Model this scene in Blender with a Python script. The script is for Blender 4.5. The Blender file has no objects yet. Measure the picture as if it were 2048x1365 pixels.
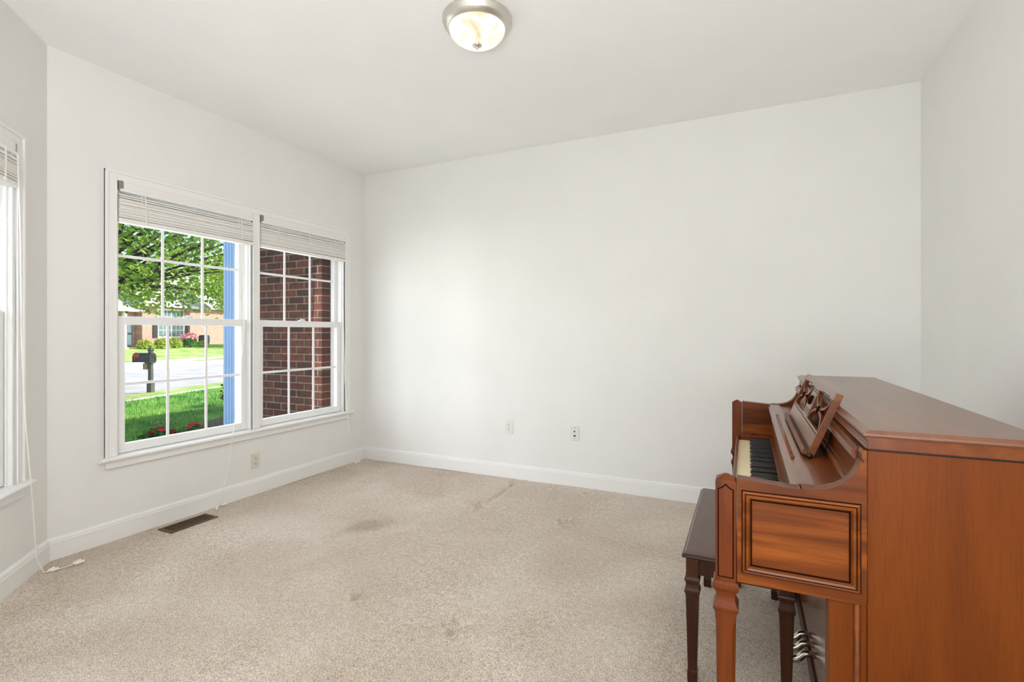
import bpy, bmesh, math, random
from mathutils import Vector, Matrix
R = math.radians
C = bpy.context.scene.collection
sc = bpy.context.scene
rnd = random.Random(7)

# ------------------------------------------------------------------ camera
cam = bpy.data.cameras.new('camera'); co = bpy.data.objects.new('camera', cam); C.objects.link(co)
cam.sensor_width = 36.0; cam.sensor_fit = 'HORIZONTAL'
cam.lens = 1004.0 * 36.0 / 2048.0
cam.shift_y = (667.0 - 682.5) / 2048.0
cam.clip_start = 0.02; cam.clip_end = 400
co.location = (0, 0, 1.212); co.rotation_euler = (R(90), 0, R(25.1))
sc.camera = co

# ------------------------------------------------------------------ world, sun, lamps, exposure
w = bpy.data.worlds.new('sky'); sc.world = w; w.use_nodes = True
nt = w.node_tree; nt.nodes.clear()
sky = nt.nodes.new('ShaderNodeTexSky'); sky.sky_type = 'NISHITA'; sky.sun_disc = False
sky.sun_elevation = R(44); sky.sun_rotation = R(50); sky.dust_density = 1.5; sky.ozone_density = 1.2
bg = nt.nodes.new('ShaderNodeBackground'); bg.inputs[1].default_value = 0.32
wo = nt.nodes.new('ShaderNodeOutputWorld')
nt.links.new(sky.outputs[0], bg.inputs[0]); nt.links.new(bg.outputs[0], wo.inputs[0])

sun = bpy.data.lights.new('sun', 'SUN'); sun.energy = 6.4; sun.angle = R(0.6); sun.color = (1, .95, .86)
so = bpy.data.objects.new('sun', sun); C.objects.link(so)
so.rotation_euler = Vector((.60, .50, .62)).to_track_quat('Z', 'Y').to_euler()

def area(name, loc, target, sx, sy, power, col=(1, 1, 1), spread=180):
    l = bpy.data.lights.new(name, 'AREA'); l.shape = 'RECTANGLE'; l.size = sx; l.size_y = sy
    l.energy = power; l.color = col; l.spread = R(spread)
    o = bpy.data.objects.new(name, l); C.objects.link(o); o.location = loc
    o.rotation_euler = (Vector(loc) - Vector(target)).to_track_quat('Z', 'Y').to_euler()
    return o
# added fill lamps behind the camera, just inside the unseen door and window
area('rear_fill_narrow', (-.82, -3.93, 1.25), (-1.6, 3.8, 1.25), .42, 1.9, 5, (.95, .975, 1))
area('rear_fill_wide', (.15, -3.93, 1.45), (-.3, 3.8, 1.3), 1.3, 1.3, 4, (.95, .975, 1))
# open sky beside the house, shining through the angled bay window and the double window
area('daylight_side_sky_low', (-3.43, -4.6, 1.55), (-2.7, 1.0, 1.25), .36, .9, 6.5, (.97, .985, 1), 50)
area('daylight_side_sky_mid', (-3.95, -4.5, 1.6), (-2.7, 1.0, 1.25), .8, .9, 3.6, (.97, .985, 1), 60)
area('daylight_side_sky_far', (-5.0, -4.2, 1.8), (-2.5, 1.0, 1.25), 1.6, .9, 5, (.97, .985, 1), 80)
area('daylight_side_sky', (-4.6, -4.2, 2.2), (-2.4, 1.0, 1.25), 2.0, 1.6, 30, (.97, .985, 1), 100)
area('daylight_bay_window', (-3.0, .66, 1.2), (-1.0, 2.66, .9), .8, 1.3, 3, (.95, .98, 1))
area('daylight_double_window', (-3.62, 2.6, 1.2), (0, 2.6, .9), 1.7, 1.3, 18, (.95, .98, 1))
# added fill behind the camera, without fixtures: one shines down, one brightens the ceiling
area('rear_fill_down', (.3, -1.3, 2.66), (.3, -1.3, 0), .5, .5, 16, (.97, .98, 1))
area('rear_fill_up', (.1, -1.2, .9), (-.1, -.7, 2.74), 1.0, .8, 96, (.93, .965, 1))

vs = sc.view_settings
vs.view_transform = 'Standard'; vs.look = 'None'; vs.gamma = 1; vs.use_curve_mapping = False; vs.exposure = 0.09
sc.cycles.use_denoising = True
sc.cycles.max_bounces = 12; sc.cycles.diffuse_bounces = 8; sc.cycles.glossy_bounces = 4
sc.cycles.transparent_max_bounces = 16; sc.cycles.sample_clamp_indirect = 8

# ------------------------------------------------------------------ materials
def lin(c):
    return tuple(((v/255)/12.92 if v/255 <= .04045 else ((v/255+.055)/1.055)**2.4) for v in c) + (1,)
def pbsdf(name, col, rough=.5, metal=0, spec=.5):
    m = bpy.data.materials.new(name); m.use_nodes = True
    b = m.node_tree.nodes['Principled BSDF']
    b.inputs['Base Color'].default_value = lin(col); b.inputs['Roughness'].default_value = rough
    b.inputs['Metallic'].default_value = metal; b.inputs['Specular IOR Level'].default_value = spec
    return m
def nodes(m): return m.node_tree.nodes, m.node_tree.links, m.node_tree.nodes['Principled BSDF']
def noise_col(m, scale, c1, c2, lo=.35, hi=.65, detail=4, stretch=None, bump=0, bscale=None):
    n, l, b = nodes(m)
    tc = n.new('ShaderNodeTexCoord'); mp = n.new('ShaderNodeMapping')
    l.new(tc.outputs['Object'], mp.inputs[0])
    if stretch: mp.inputs['Scale'].default_value = stretch
    t = n.new('ShaderNodeTexNoise'); t.inputs['Scale'].default_value = scale; t.inputs['Detail'].default_value = detail
    l.new(mp.outputs[0], t.inputs['Vector'])
    r = n.new('ShaderNodeValToRGB'); r.color_ramp.elements[0].position = lo; r.color_ramp.elements[1].position = hi
    r.color_ramp.elements[0].color = lin(c1); r.color_ramp.elements[1].color = lin(c2)
    l.new(t.outputs[0], r.inputs[0]); l.new(r.outputs[0], b.inputs['Base Color'])
    if bump:
        t2 = n.new('ShaderNodeTexNoise'); t2.inputs['Scale'].default_value = bscale or scale; t2.inputs['Detail'].default_value = 3
        l.new(mp.outputs[0], t2.inputs['Vector'])
        bp = n.new('ShaderNodeBump'); bp.inputs['Strength'].default_value = bump; bp.inputs['Distance'].default_value = .01
        l.new(t2.outputs[0], bp.inputs['Height']); l.new(bp.outputs[0], b.inputs['Normal'])
    return m
def wood(name, dark, mid, light, axis, rough=.3, coat=.25, freq=1.0, seed=0):
    """procedural grain running along the given axis"""
    m = pbsdf(name, mid, rough); n, l, b = nodes(m)
    tc = n.new('ShaderNodeTexCoord'); mp = n.new('ShaderNodeMapping'); l.new(tc.outputs['Object'], mp.inputs[0])
    s = [14*freq]*3; s['XYZ'.index(axis)] = 1.1*freq
    mp.inputs['Scale'].default_value = s; mp.inputs['Location'].default_value = (seed, seed*2.3, seed*.7)
    t = n.new('ShaderNodeTexNoise'); t.inputs['Scale'].default_value = 1; t.inputs['Detail'].default_value = 5
    t.inputs['Distortion'].default_value = 1.2; l.new(mp.outputs[0], t.inputs['Vector'])
    r = n.new('ShaderNodeValToRGB'); e = r.color_ramp.elements
    e[0].position = .28; e[0].color = lin(dark); e[1].position = .72; e[1].color = lin(light)
    k = e.new(.5); k.color = lin(mid); l.new(t.outputs[0], r.inputs[0])
    mp2 = n.new('ShaderNodeMapping'); l.new(tc.outputs['Object'], mp2.inputs[0])
    s2 = [420]*3; s2['XYZ'.index(axis)] = 14; mp2.inputs['Scale'].default_value = s2
    f = n.new('ShaderNodeTexNoise'); f.inputs['Scale'].default_value = 1; f.inputs['Detail'].default_value = 2; l.new(mp2.outputs[0], f.inputs['Vector'])
    mr = n.new('ShaderNodeMapRange'); mr.inputs['From Min'].default_value = .35; mr.inputs['From Max'].default_value = .5
    mr.inputs['To Min'].default_value = .84; mr.inputs['To Max'].default_value = 1; l.new(f.outputs[0], mr.inputs[0])
    mx = n.new('ShaderNodeMix'); mx.data_type = 'RGBA'; mx.blend_type = 'MULTIPLY'; mx.inputs[0].default_value = 1
    l.new(r.outputs[0], mx.inputs[6]); l.new(mr.outputs[0], mx.inputs[7]); l.new(mx.outputs[2], b.inputs['Base Color'])
    b.inputs['Specular IOR Level'].default_value = .15 + coat*.6; b.inputs['Coat Weight'].default_value = coat*.6; b.inputs['Coat Roughness'].default_value = .18
    return m
def brick(name, c1, c2, mortar, bw=.203, rh=.0677, ms=.011, bump=.6, plane='XZ', rough=.9):
    m = pbsdf(name, c1, rough, spec=.2); n, l, b = nodes(m)
    tc = n.new('ShaderNodeTexCoord'); sp = n.new('ShaderNodeSeparateXYZ'); cb = n.new('ShaderNodeCombineXYZ')
    l.new(tc.outputs['Object'], sp.inputs[0]); l.new(sp.outputs[plane[0]], cb.inputs[0]); l.new(sp.outputs[plane[1]], cb.inputs[1])
    t = n.new('ShaderNodeTexBrick'); l.new(cb.outputs[0], t.inputs['Vector'])
    t.inputs['Scale'].default_value = 1; t.inputs['Brick Width'].default_value = bw; t.inputs['Row Height'].default_value = rh
    t.inputs['Mortar Size'].default_value = ms/2; t.inputs['Mortar Smooth'].default_value = .25
    t.inputs['Color1'].default_value = lin(c1); t.inputs['Color2'].default_value = lin(c2); t.inputs['Mortar'].default_value = lin(mortar)
    ns = n.new('ShaderNodeTexNoise'); ns.inputs['Scale'].default_value = 14; ns.inputs['Detail'].default_value = 6; l.new(cb.outputs[0], ns.inputs['Vector'])
    mr = n.new('ShaderNodeMapRange'); mr.inputs['From Min'].default_value = .3; mr.inputs['From Max'].default_value = .7
    mr.inputs['To Min'].default_value = .62; mr.inputs['To Max'].default_value = 1.25; l.new(ns.outputs[0], mr.inputs[0])
    mx = n.new('ShaderNodeMix'); mx.data_type = 'RGBA'; mx.blend_type = 'MULTIPLY'; mx.inputs[0].default_value = 1
    l.new(t.outputs['Color'], mx.inputs[6]); l.new(mr.outputs[0], mx.inputs[7]); l.new(mx.outputs[2], b.inputs['Base Color'])
    iv = n.new('ShaderNodeMath'); iv.operation = 'MULTIPLY_ADD'; iv.inputs[1].default_value = -1; l.new(t.outputs['Fac'], iv.inputs[0])
    ad = n.new('ShaderNodeMath'); ad.operation = 'MULTIPLY'; ad.inputs[1].default_value = .6; l.new(ns.outputs[0], ad.inputs[0]); l.new(ad.outputs[0], iv.inputs[2])
    bp = n.new('ShaderNodeBump'); bp.inputs['Strength'].default_value = bump; bp.inputs['Distance'].default_value = .008
    l.new(iv.outputs[0], bp.inputs['Height']); l.new(bp.outputs[0], b.inputs['Normal'])
    return m

M = {}
M['wall'] = noise_col(pbsdf('wall_paint', (229, 228, 225), .75, spec=.25), 3, (228, 227, 224), (230, 229, 226), bump=.04, bscale=160)
M['ceil'] = noise_col(pbsdf('ceiling_paint', (240, 240, 239), .9, spec=.1), 3, (239, 239, 238), (241, 241, 240), bump=.05, bscale=120)
M['trim'] = pbsdf('white_trim_paint', (234, 233, 231), .38)
M['vinyl'] = pbsdf('white_vinyl', (237, 237, 236), .32)
M['blind'] = pbsdf('blind_slat_white', (232, 229, 224), .42)
M['cord'] = pbsdf('white_cord', (240, 238, 232), .6)
M['zinc'] = pbsdf('bracket_metal', (150, 145, 132), .4, .6)
M['plate'] = pbsdf('outlet_plastic', (222, 222, 215), .35)
M['ivoryplate'] = pbsdf('outlet_plastic_aged', (214, 209, 196), .35)
M['dark'] = pbsdf('black_gap', (18, 17, 16), .6)
M['vent'] = pbsdf('vent_brown_metal', (98, 74, 50), .4, .5)
M['nickel'] = pbsdf('brushed_nickel', (214, 210, 202), .34, .85)
M['blackmetal'] = pbsdf('black_metal', (22, 21, 21), .35, .3)
M['silver'] = pbsdf('pedal_metal', (205, 203, 190), .18, 1)
M['ivory'] = pbsdf('key_ivory', (243, 228, 188), .25)
M['ebony'] = pbsdf('key_black', (22, 20, 19), .3)
M['side'] = wood('walnut_side', (98, 46, 8), (106, 50, 8), (116, 58, 12), 'Z', .4, .0, .6)
M['panel'] = wood('walnut_panel', (60, 26, 6), (106, 51, 10), (140, 74, 22), 'X', .36, .05, 1.3, 3)
M['knee'] = wood('walnut_gloss', (96, 46, 20), (114, 58, 26), (130, 70, 34), 'Y', .14, .7, 1)
M['long'] = wood('walnut_long', (94, 45, 13), (112, 56, 18), (128, 68, 25), 'Y', .3, .15, 1)
M['top'] = wood('walnut_lid', (92, 52, 30), (108, 62, 36), (120, 72, 44), 'Y', .3, .5, .8, 5)
M['legw'] = wood('walnut_leg', (76, 33, 9), (98, 44, 12), (112, 54, 18), 'Z', .36, .05, 1.6)
M['mould'] = wood('walnut_moulding', (90, 43, 10), (112, 56, 15), (130, 70, 24), 'X', .34, .1, 1.2)
M['groove'] = pbsdf('dark_line', (34, 14, 6), .85, spec=.03)  # plain dark tone for frame and post grooves, inlays and rosettes
M['benchtop'] = wood('bench_top_wood', (66, 36, 22), (78, 45, 28), (90, 54, 36), 'Y', .3, .4, 1)
M['benchw'] = wood('bench_wood', (54, 25, 8), (68, 34, 14), (80, 43, 20), 'Z', .35, .2, 1.4)
M['benchdark'] = wood('bench_edge_wood', (40, 24, 16), (54, 34, 24), (66, 44, 30), 'Y', .35, .2, 1.4)
M['brick'] = brick('porch_brick', (108, 58, 46), (70, 40, 36), (128, 124, 102))
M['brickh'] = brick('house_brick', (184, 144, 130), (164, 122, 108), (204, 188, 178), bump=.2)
M['brickb'] = brick('house_brick_shaded', (150, 106, 84), (128, 86, 66), (170, 146, 124), bump=.2, plane='YZ')  # darker copy of the house brick; side wall shade put into the colour
M['column'] = pbsdf('porch_column_blue_shade', (176, 206, 244), .5)  # white column; the blue cast of its shade is put into the colour
M['whitehouse'] = pbsdf('white_house_trim', (235, 235, 232), .5)
M['roof'] = noise_col(pbsdf('roof_shingle', (190, 184, 178), .9), 9, (176, 170, 165), (206, 200, 194))
M['shutter'] = pbsdf('black_shutter', (48, 50, 56), .5)
M['hglass'] = pbsdf('house_window_glass', (96, 120, 126), .08)
M['grass'] = noise_col(pbsdf('lawn_green', (90, 140, 60), .9, spec=.1), 2.2, (70, 124, 48), (130, 168, 80), detail=8)
M['blade'] = noise_col(pbsdf('grass_blade', (90, 156, 70), .7, spec=.2), 1.7, (66, 140, 62), (150, 196, 92), detail=6)
M['farGrass'] = noise_col(pbsdf('far_lawn', (150, 180, 100), .9, spec=.1), 1.2, (120, 160, 74), (176, 188, 122), detail=6)
M['street'] = noise_col(pbsdf('street_asphalt', (172, 171, 172), .9), 1.5, (162, 161, 162), (182, 181, 181), detail=8)
M['concrete'] = noise_col(pbsdf('concrete', (226, 220, 212), .9), 2, (218, 212, 204), (232, 228, 220))
M['mulch'] = noise_col(pbsdf('mulch', (70, 58, 50), .95), 30, (40, 34, 30), (120, 108, 98), detail=6, bump=1, bscale=40)
M['bark'] = noise_col(pbsdf('bark', (62, 50, 42), .9), 12, (40, 32, 28), (80, 68, 58), stretch=(3, 3, .5), bump=.6)
M['mail'] = pbsdf('mailbox_black', (52, 54, 60), .3, .1)
M['mailpost'] = pbsdf('mailbox_post_grey', (84, 84, 84), .4)
M['red'] = pbsdf('flag_red', (220, 44, 50), .4)
M['tan'] = pbsdf('newspaper_tube_tan', (176, 150, 110), .6)
M['petal'] = pbsdf('red_petal', (222, 26, 34), .6)
M['pink'] = pbsdf('pink_blossom', (238, 150, 160), .7)
M['bin'] = pbsdf('grey_bin', (96, 102, 108), .5)
def leafmat(name, c1, c2, trans=.35):
    m = noise_col(pbsdf(name, c1, .55, spec=.3), 1.3, c1, c2, .3, .7, 8)
    n, l, b = nodes(m)
    tr = n.new('ShaderNodeBsdfTranslucent'); mx = n.new('ShaderNodeMixShader'); mx.inputs[0].default_value = trans
    src = b.inputs['Base Color'].links[0].from_socket; l.new(src, tr.inputs[0])
    l.new(b.outputs[0], mx.inputs[1]); l.new(tr.outputs[0], mx.inputs[2])
    l.new(mx.outputs[0], n['Material Output'].inputs[0]); return m
M['leaf'] = leafmat('tree_leaf', (58, 118, 20), (184, 214, 84), .45)
M['leafy'] = leafmat('yellow_green_leaf', (150, 176, 62), (196, 206, 100), .4)
M['leafd'] = leafmat('flower_plant_leaf', (40, 110, 40), (110, 176, 74))
M['shrubd'] = leafmat('dark_shrub_leaf', (24, 50, 26), (50, 90, 40))

def glassmat():
    m = bpy.data.materials.new('window_glass'); m.use_nodes = True
    n, l = m.node_tree.nodes, m.node_tree.links; n.clear()
    o = n.new('ShaderNodeOutputMaterial'); t = n.new('ShaderNodeBsdfTransparent'); g = n.new('ShaderNodeBsdfGlossy')
    g.inputs['Roughness'].default_value = .02; lw = n.new('ShaderNodeLayerWeight'); lw.inputs[0].default_value = .5; pw = n.new('ShaderNodeMath'); pw.operation = 'POWER'; pw.inputs[1].default_value = 5; l.new(lw.outputs['Facing'], pw.inputs[0]); fr = n.new('ShaderNodeMath'); fr.operation = 'MULTIPLY_ADD'; fr.inputs[1].default_value = .5; fr.inputs[2].default_value = .02; l.new(pw.outputs[0], fr.inputs[0])
    x = n.new('ShaderNodeMixShader'); l.new(fr.outputs[0], x.inputs[0]); l.new(t.outputs[0], x.inputs[1]); l.new(g.outputs[0], x.inputs[2]); l.new(x.outputs[0], o.inputs[0])
    return m
M['glass'] = glassmat()
def bowlmat():
    m = pbsdf('alabaster_glass', (196, 186, 168), .25); n, l, b = nodes(m)
    tc = n.new('ShaderNodeTexCoord'); t = n.new('ShaderNodeTexNoise'); t.inputs['Scale'].default_value = 9; t.inputs['Detail'].default_value = 4; t.inputs['Distortion'].default_value = .8
    l.new(tc.outputs['Object'], t.inputs['Vector'])
    r = n.new('ShaderNodeValToRGB'); e = r.color_ramp.elements
    e[0].position = .33; e[0].color = (.42, .27, .11, 1); e[1].position = .50; e[1].color = (1, .92, .80, 1)
    l.new(t.outputs[0], r.inputs[0]); l.new(r.outputs[0], b.inputs['Emission Color']); b.inputs['Emission Strength'].default_value = .88
    return m
M['bowl'] = bowlmat()

DENTS = [(-1.616, 1.798, .034, .020), (-1.079, 1.784, .050, .022), (-1.072, 3.062, .038, .022), (-1.684, 3.106, .055, .020),
         (-1.085, 3.665, .035, .018), (-2.834, 3.212, .04, .014), (-1.704, 3.696, .045, .016), (-1.3, 1.35, .03, .010), (-2.35, 3.66, .05, .012)]
CREASE = [((-2.834, 3.212), (-1.686, 3.186), .014, .009), ((-1.686, 3.186), (-1.704, 3.696), .018, .016)]
def carpetmat():
    m = pbsdf('carpet_pile', (190, 178, 166), 1.0, spec=.05); n, l, b = nodes(m)
    tc = n.new('ShaderNodeTexCoord')
    def noise(scale, detail, dist=0):
        t = n.new('ShaderNodeTexNoise'); t.inputs['Scale'].default_value = scale; t.inputs['Detail'].default_value = detail
        t.inputs['Distortion'].default_value = dist; l.new(tc.outputs['Object'], t.inputs['Vector']); return t
    def ramp(t, a, b_, lo, hi):
        r = n.new('ShaderNodeValToRGB'); e = r.color_ramp.elements; e[0].position = lo; e[1].position = hi
        e[0].color = a; e[1].color = b_; l.new(t.outputs[0] if hasattr(t, 'outputs') else t, r.inputs[0]); return r
    big = ramp(noise(1.6, 5, .6), lin((204, 189, 173)), lin((222, 210, 197)), .35, .65)
    fine = ramp(noise(190, 2), (.56, .54, .52, 1), (1.10, 1.09, 1.08, 1), .34, .60)
    mid = ramp(noise(38, 4), (.88, .87, .86, 1), (1.04, 1.04, 1.04, 1), .3, .62)
    def mul(a, c):
        x = n.new('ShaderNodeMix'); x.data_type = 'RGBA'; x.blend_type = 'MULTIPLY'; x.inputs[0].default_value = 1
        l.new(a, x.inputs[6]); l.new(c, x.inputs[7]); return x.outputs[2]
    col = mul(mul(big.outputs[0], fine.outputs[0]), mid.outputs[0])
    # a soiled patch in front of the window
    mp = n.new('ShaderNodeMapping'); mp.vector_type = 'TEXTURE'; l.new(tc.outputs['Object'], mp.inputs[0])
    mp.inputs['Location'].default_value = (-2.17, 2.46, 0); mp.inputs['Rotation'].default_value = (0, 0, R(62)); mp.inputs['Scale'].default_value = (.36, .17, 1)
    ln = n.new('ShaderNodeVectorMath'); ln.operation = 'LENGTH'; l.new(mp.outputs[0], ln.inputs[0])
    ns = noise(5, 5); ad = n.new('ShaderNodeMath'); ad.operation = 'MULTIPLY_ADD'; ad.inputs[1].default_value = 1.2; l.new(ns.outputs[0], ad.inputs[0]); l.new(ln.outputs['Value'], ad.inputs[2])
    st = ramp(ad, (.72, .70, .69, 1), (1, 1, 1, 1), .40, 1.15); st.color_ramp.interpolation = 'EASE'
    sb = n.new('ShaderNodeMath'); sb.operation = 'SUBTRACT'; sb.inputs[1].default_value = .35; l.new(ad.outputs[0], sb.inputs[0]); l.new(sb.outputs[0], st.inputs[0])
    col = mul(col, st.outputs[0]); l.new(col, b.inputs['Base Color'])
    bp = n.new('ShaderNodeBump'); bp.inputs['Strength'].default_value = .7; bp.inputs['Distance'].default_value = .006
    l.new(noise(170, 3).outputs[0], bp.inputs['Height']); l.new(bp.outputs[0], b.inputs['Normal'])
    b.inputs['Sheen Weight'].default_value = .15; b.inputs['Sheen Roughness'].default_value = .6
    return m
M['carpet'] = carpetmat()

# ------------------------------------------------------------------ mesh helpers
ident = lambda x, y, z: (x, y, z)
class MB:
    """collects shapes of ONE object"""
    def __init__(s, mp=ident): s.v = []; s.f = []; s.mp = mp
    def add(s, vs, fs):
        k = len(s.v); s.v += [s.mp(*p) for p in vs]; s.f += [tuple(i+k for i in f) for f in fs]; return s
    def box(s, x0, x1, y0, y1, z0, z1):
        vs = [(x, y, z) for x in (x0, x1) for y in (y0, y1) for z in (z0, z1)]
        return s.add(vs, [(0, 1, 3, 2), (4, 6, 7, 5), (0, 4, 5, 1), (2, 3, 7, 6), (0, 2, 6, 4), (1, 5, 7, 3)])
    def prism(s, poly, axis, a, b):
        """2D polygon extruded along an axis; poly coordinates are the two other axes in order"""
        def P(p, t): return {'x': (t, p[0], p[1]), 'y': (p[0], t, p[1]), 'z': (p[0], p[1], t)}[axis]
        n = len(poly); vs = [P(p, a) for p in poly] + [P(p, b) for p in poly]
        fs = [tuple(range(n)), tuple(range(n, 2*n))] + [(i, (i+1) % n, n+(i+1) % n, n+i) for i in range(n)]
        return s.add(vs, fs)
    def loft(s, cx, cy, secs, sides=4):
        """stack of square (or polygon) sections (z, half width[, half depth])"""
        vs = []; fs = []
        for q in secs:
            z, a = q[0], q[1]; b = q[2] if len(q) > 2 else a
            if sides == 4: vs += [(cx-a, cy-b, z), (cx+a, cy-b, z), (cx+a, cy+b, z), (cx-a, cy+b, z)]
            else: vs += [(cx+a*math.cos(2*math.pi*i/sides), cy+b*math.sin(2*math.pi*i/sides), z) for i in range(sides)]
        m = len(secs)
        for k in range(m-1):
            for i in range(sides): fs.append((k*sides+i, k*sides+(i+1) % sides, (k+1)*sides+(i+1) % sides, (k+1)*sides+i))
        fs += [tuple(range(sides)), tuple(range((m-1)*sides, m*sides))]
        return s.add(vs, fs)
    def tube(s, pts, r, sides=8, r1=None):
        pts = [Vector(p) for p in pts]; n = len(pts); vs = []; fs = []; up = Vector((0, 0, 1))
        for i, p in enumerate(pts):
            d = (pts[min(i+1, n-1)] - pts[max(i-1, 0)]).normalized()
            a = d.cross(up if abs(d.z) < .95 else Vector((1, 0, 0))).normalized(); b = d.cross(a)
            rr = r if r1 is None else r + (r1-r)*i/(n-1)
            vs += [tuple(p + a*rr*math.cos(t) + b*rr*math.sin(t)) for t in (2*math.pi*j/sides for j in range(sides))]
        for i in range(n-1):
            for j in range(sides): fs.append((i*sides+j, i*sides+(j+1) % sides, (i+1)*sides+(j+1) % sides, (i+1)*sides+j))
        fs += [tuple(range(sides)), tuple(range((n-1)*sides, n*sides))]
        return s.add(vs, fs)
    def ball(s, c, r, sz=1, nu=12, nv=8):
        vs = [(c[0], c[1], c[2]-r*sz)]; fs = []
        for j in range(1, nv):
            t = -math.pi/2 + math.pi*j/nv
            vs += [(c[0]+r*math.cos(t)*math.cos(2*math.pi*i/nu), c[1]+r*math.cos(t)*math.sin(2*math.pi*i/nu), c[2]+r*sz*math.sin(t)) for i in range(nu)]
        vs.append((c[0], c[1], c[2]+r*sz)); L = len(vs)-1
        for i in range(nu):
            fs.append((0, 1+(i+1) % nu, 1+i)); fs.append((L, L-nu+i, L-nu+(i+1) % nu))
            for j in range(nv-2): a = 1+j*nu; fs.append((a+i, a+(i+1) % nu, a+nu+(i+1) % nu, a+nu+i))
        return s.add(vs, fs)
    def build(s, name, mat, parent=None, bevel=0, smooth=False, seg=2, clean=True):
        me = bpy.data.meshes.new(name)
        me.from_pydata(s.v, [], s.f)
        if clean:
            bm = bmesh.new(); bm.from_mesh(me); bmesh.ops.recalc_face_normals(bm, faces=bm.faces[:]); bm.to_mesh(me); bm.free()
        me.materials.append(mat)
        o = bpy.data.objects.new(name, me); C.objects.link(o)
        if parent is not None: o.parent = parent
        if smooth:
            for p in me.polygons: p.use_smooth = True
        if bevel:
            b = o.modifiers.new('bevel', 'BEVEL'); b.width = bevel; b.segments = seg; b.limit_method = 'ANGLE'; b.angle_limit = R(35)
        return o
def lathe(prof, cx, cy, n=48):
    """profile of (radius, z)"""
    m = MB(); vs = []; fs = []
    for r, z in prof: vs += [(cx+r*math.cos(2*math.pi*i/n), cy+r*math.sin(2*math.pi*i/n), z) for i in range(n)]
    for k in range(len(prof)-1):
        for i in range(n): fs.append((k*n+i, k*n+(i+1) % n, (k+1)*n+(i+1) % n, (k+1)*n+i))
    return m.add(vs, fs)
def tag(o, label=None, cat=None, group=None, kind=None):
    if label: o['label'] = label
    if cat: o['category'] = cat
    if group: o['group'] = group
    if kind: o['kind'] = kind
    return o
def struct(o): o['kind'] = 'structure'; return o
def empty(name, loc=(0, 0, 0), rz=0):
    o = bpy.data.objects.new(name, None); C.objects.link(o); o.location = loc; o.rotation_euler = (0, 0, rz); o.empty_display_size = .1
    return o

# ------------------------------------------------------------------ room shell
XL, XR, YB, ZC = -3.36, .952, 3.803, 2.74
Q = math.sqrt(.5)
def m_left(u, d, z): return (XL - d, u, z)                  # u along the wall (world Y), d outward
def m_bay(u, d, z): return (-3.358 + (u - d)*Q, 1.362 - (u + d)*Q, z)   # u from the corner, d outward
def m_back(u, d, z): return (u, YB + d, z)
def m_right(u, d, z): return (XR + d, u, z)

def floor():
    import numpy as np
    xs = np.concatenate([np.arange(XL-.05, 1.0, .0085), [1.0]])
    ys = np.concatenate([np.arange(-4.1, .55, .31), np.arange(.55, YB+.04, .0085)])
    X, Y = np.meshgrid(xs, ys, indexing='ij'); Z = np.zeros_like(X)
    rs = np.random.RandomState(3)
    big = np.zeros_like(X)
    for k in range(14):
        a = rs.uniform(0, 6.28); f = rs.uniform(2, 9); big += np.sin(f*(np.cos(a)*X+np.sin(a)*Y)+rs.uniform(0, 6.28))
    Z += .0006*big + rs.uniform(-.0016, .0016, X.shape)
    for dx, dy, r, dep in DENTS:
        q = np.sqrt((X-dx)**2*1.5 + (Y-dy)**2)/r*(1+.25*np.sin(5*np.arctan2(Y-dy, X-dx)))
        Z -= dep*np.exp(-q**4) - dep*.35*np.exp(-((q-1.5)*2)**2)
    for (ax, ay), (bx, by), wd, dep in CREASE:
        ex, ey = bx-ax, by-ay; L2 = ex*ex+ey*ey
        t = np.clip(((X-ax)*ex+(Y-ay)*ey)/L2, 0, 1); q = np.sqrt((X-ax-t*ex)**2+(Y-ay-t*ey)**2)/wd
        Z -= dep*np.exp(-q**2)
    nx, ny = X.shape
    v = np.stack([X, Y, Z], -1).reshape(-1, 3)
    i = np.arange(nx*ny).reshape(nx, ny)
    f = np.stack([i[:-1, :-1], i[1:, :-1], i[1:, 1:], i[:-1, 1:]], -1).reshape(-1, 4)
    me = bpy.data.meshes.new('floor'); me.from_pydata(v.tolist(), [], f.tolist())
    me.materials.append(M['carpet'])
    for p in me.polygons: p.use_smooth = True
    o = bpy.data.objects.new('floor', me); C.objects.link(o); struct(o)
floor()
plan = [(-3.36, 1.364), (-3.36, YB), (XR, YB), (XR, -4), (-1.83, -4), (-1.83, -.17)]
struct(MB().prism([(-3.5, 1.42), (-3.5, 3.94), (1.09, 3.94), (1.09, -4.14), (-1.97, -4.14), (-1.97, -.22)], 'z', ZC, 2.86).build('ceiling', M['ceil']))

def wall(name, mp, u0, u1, holes=(), th=.14, z1=ZC):
    m = MB(mp); u = u0
    for a, b, z0, zt in holes:
        m.box(u, a, 0, th, -.05, z1); m.box(a, b, 0, th, -.05, z0); m.box(a, b, 0, th, zt, z1); u = b
    m.box(u, u1, 0, th, -.05, z1)
    return struct(m.build(name, M['wall']))
wall('wall_left', m_left, 1.364, YB+.14, [(1.685, 3.53, .47, 2.112)])
wall('wall_back', m_back, XL, XR+.14)
wall('wall_right', m_right, -4.14, YB+.14)
wall('wall_bay', m_bay, -.03, 2.165, [(.295, 1.185, .47, 2.112)])
wall('wall_hall', lambda u, d, z: (-1.83-d, u, z), -4.14, -.17)
wall('wall_rear', lambda u, d, z: (u, -4-d, z), -1.97, 1.09, [(-1.06, -.58, 0.0, 2.25), (-.55, .85, .75, 2.2)])

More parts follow.
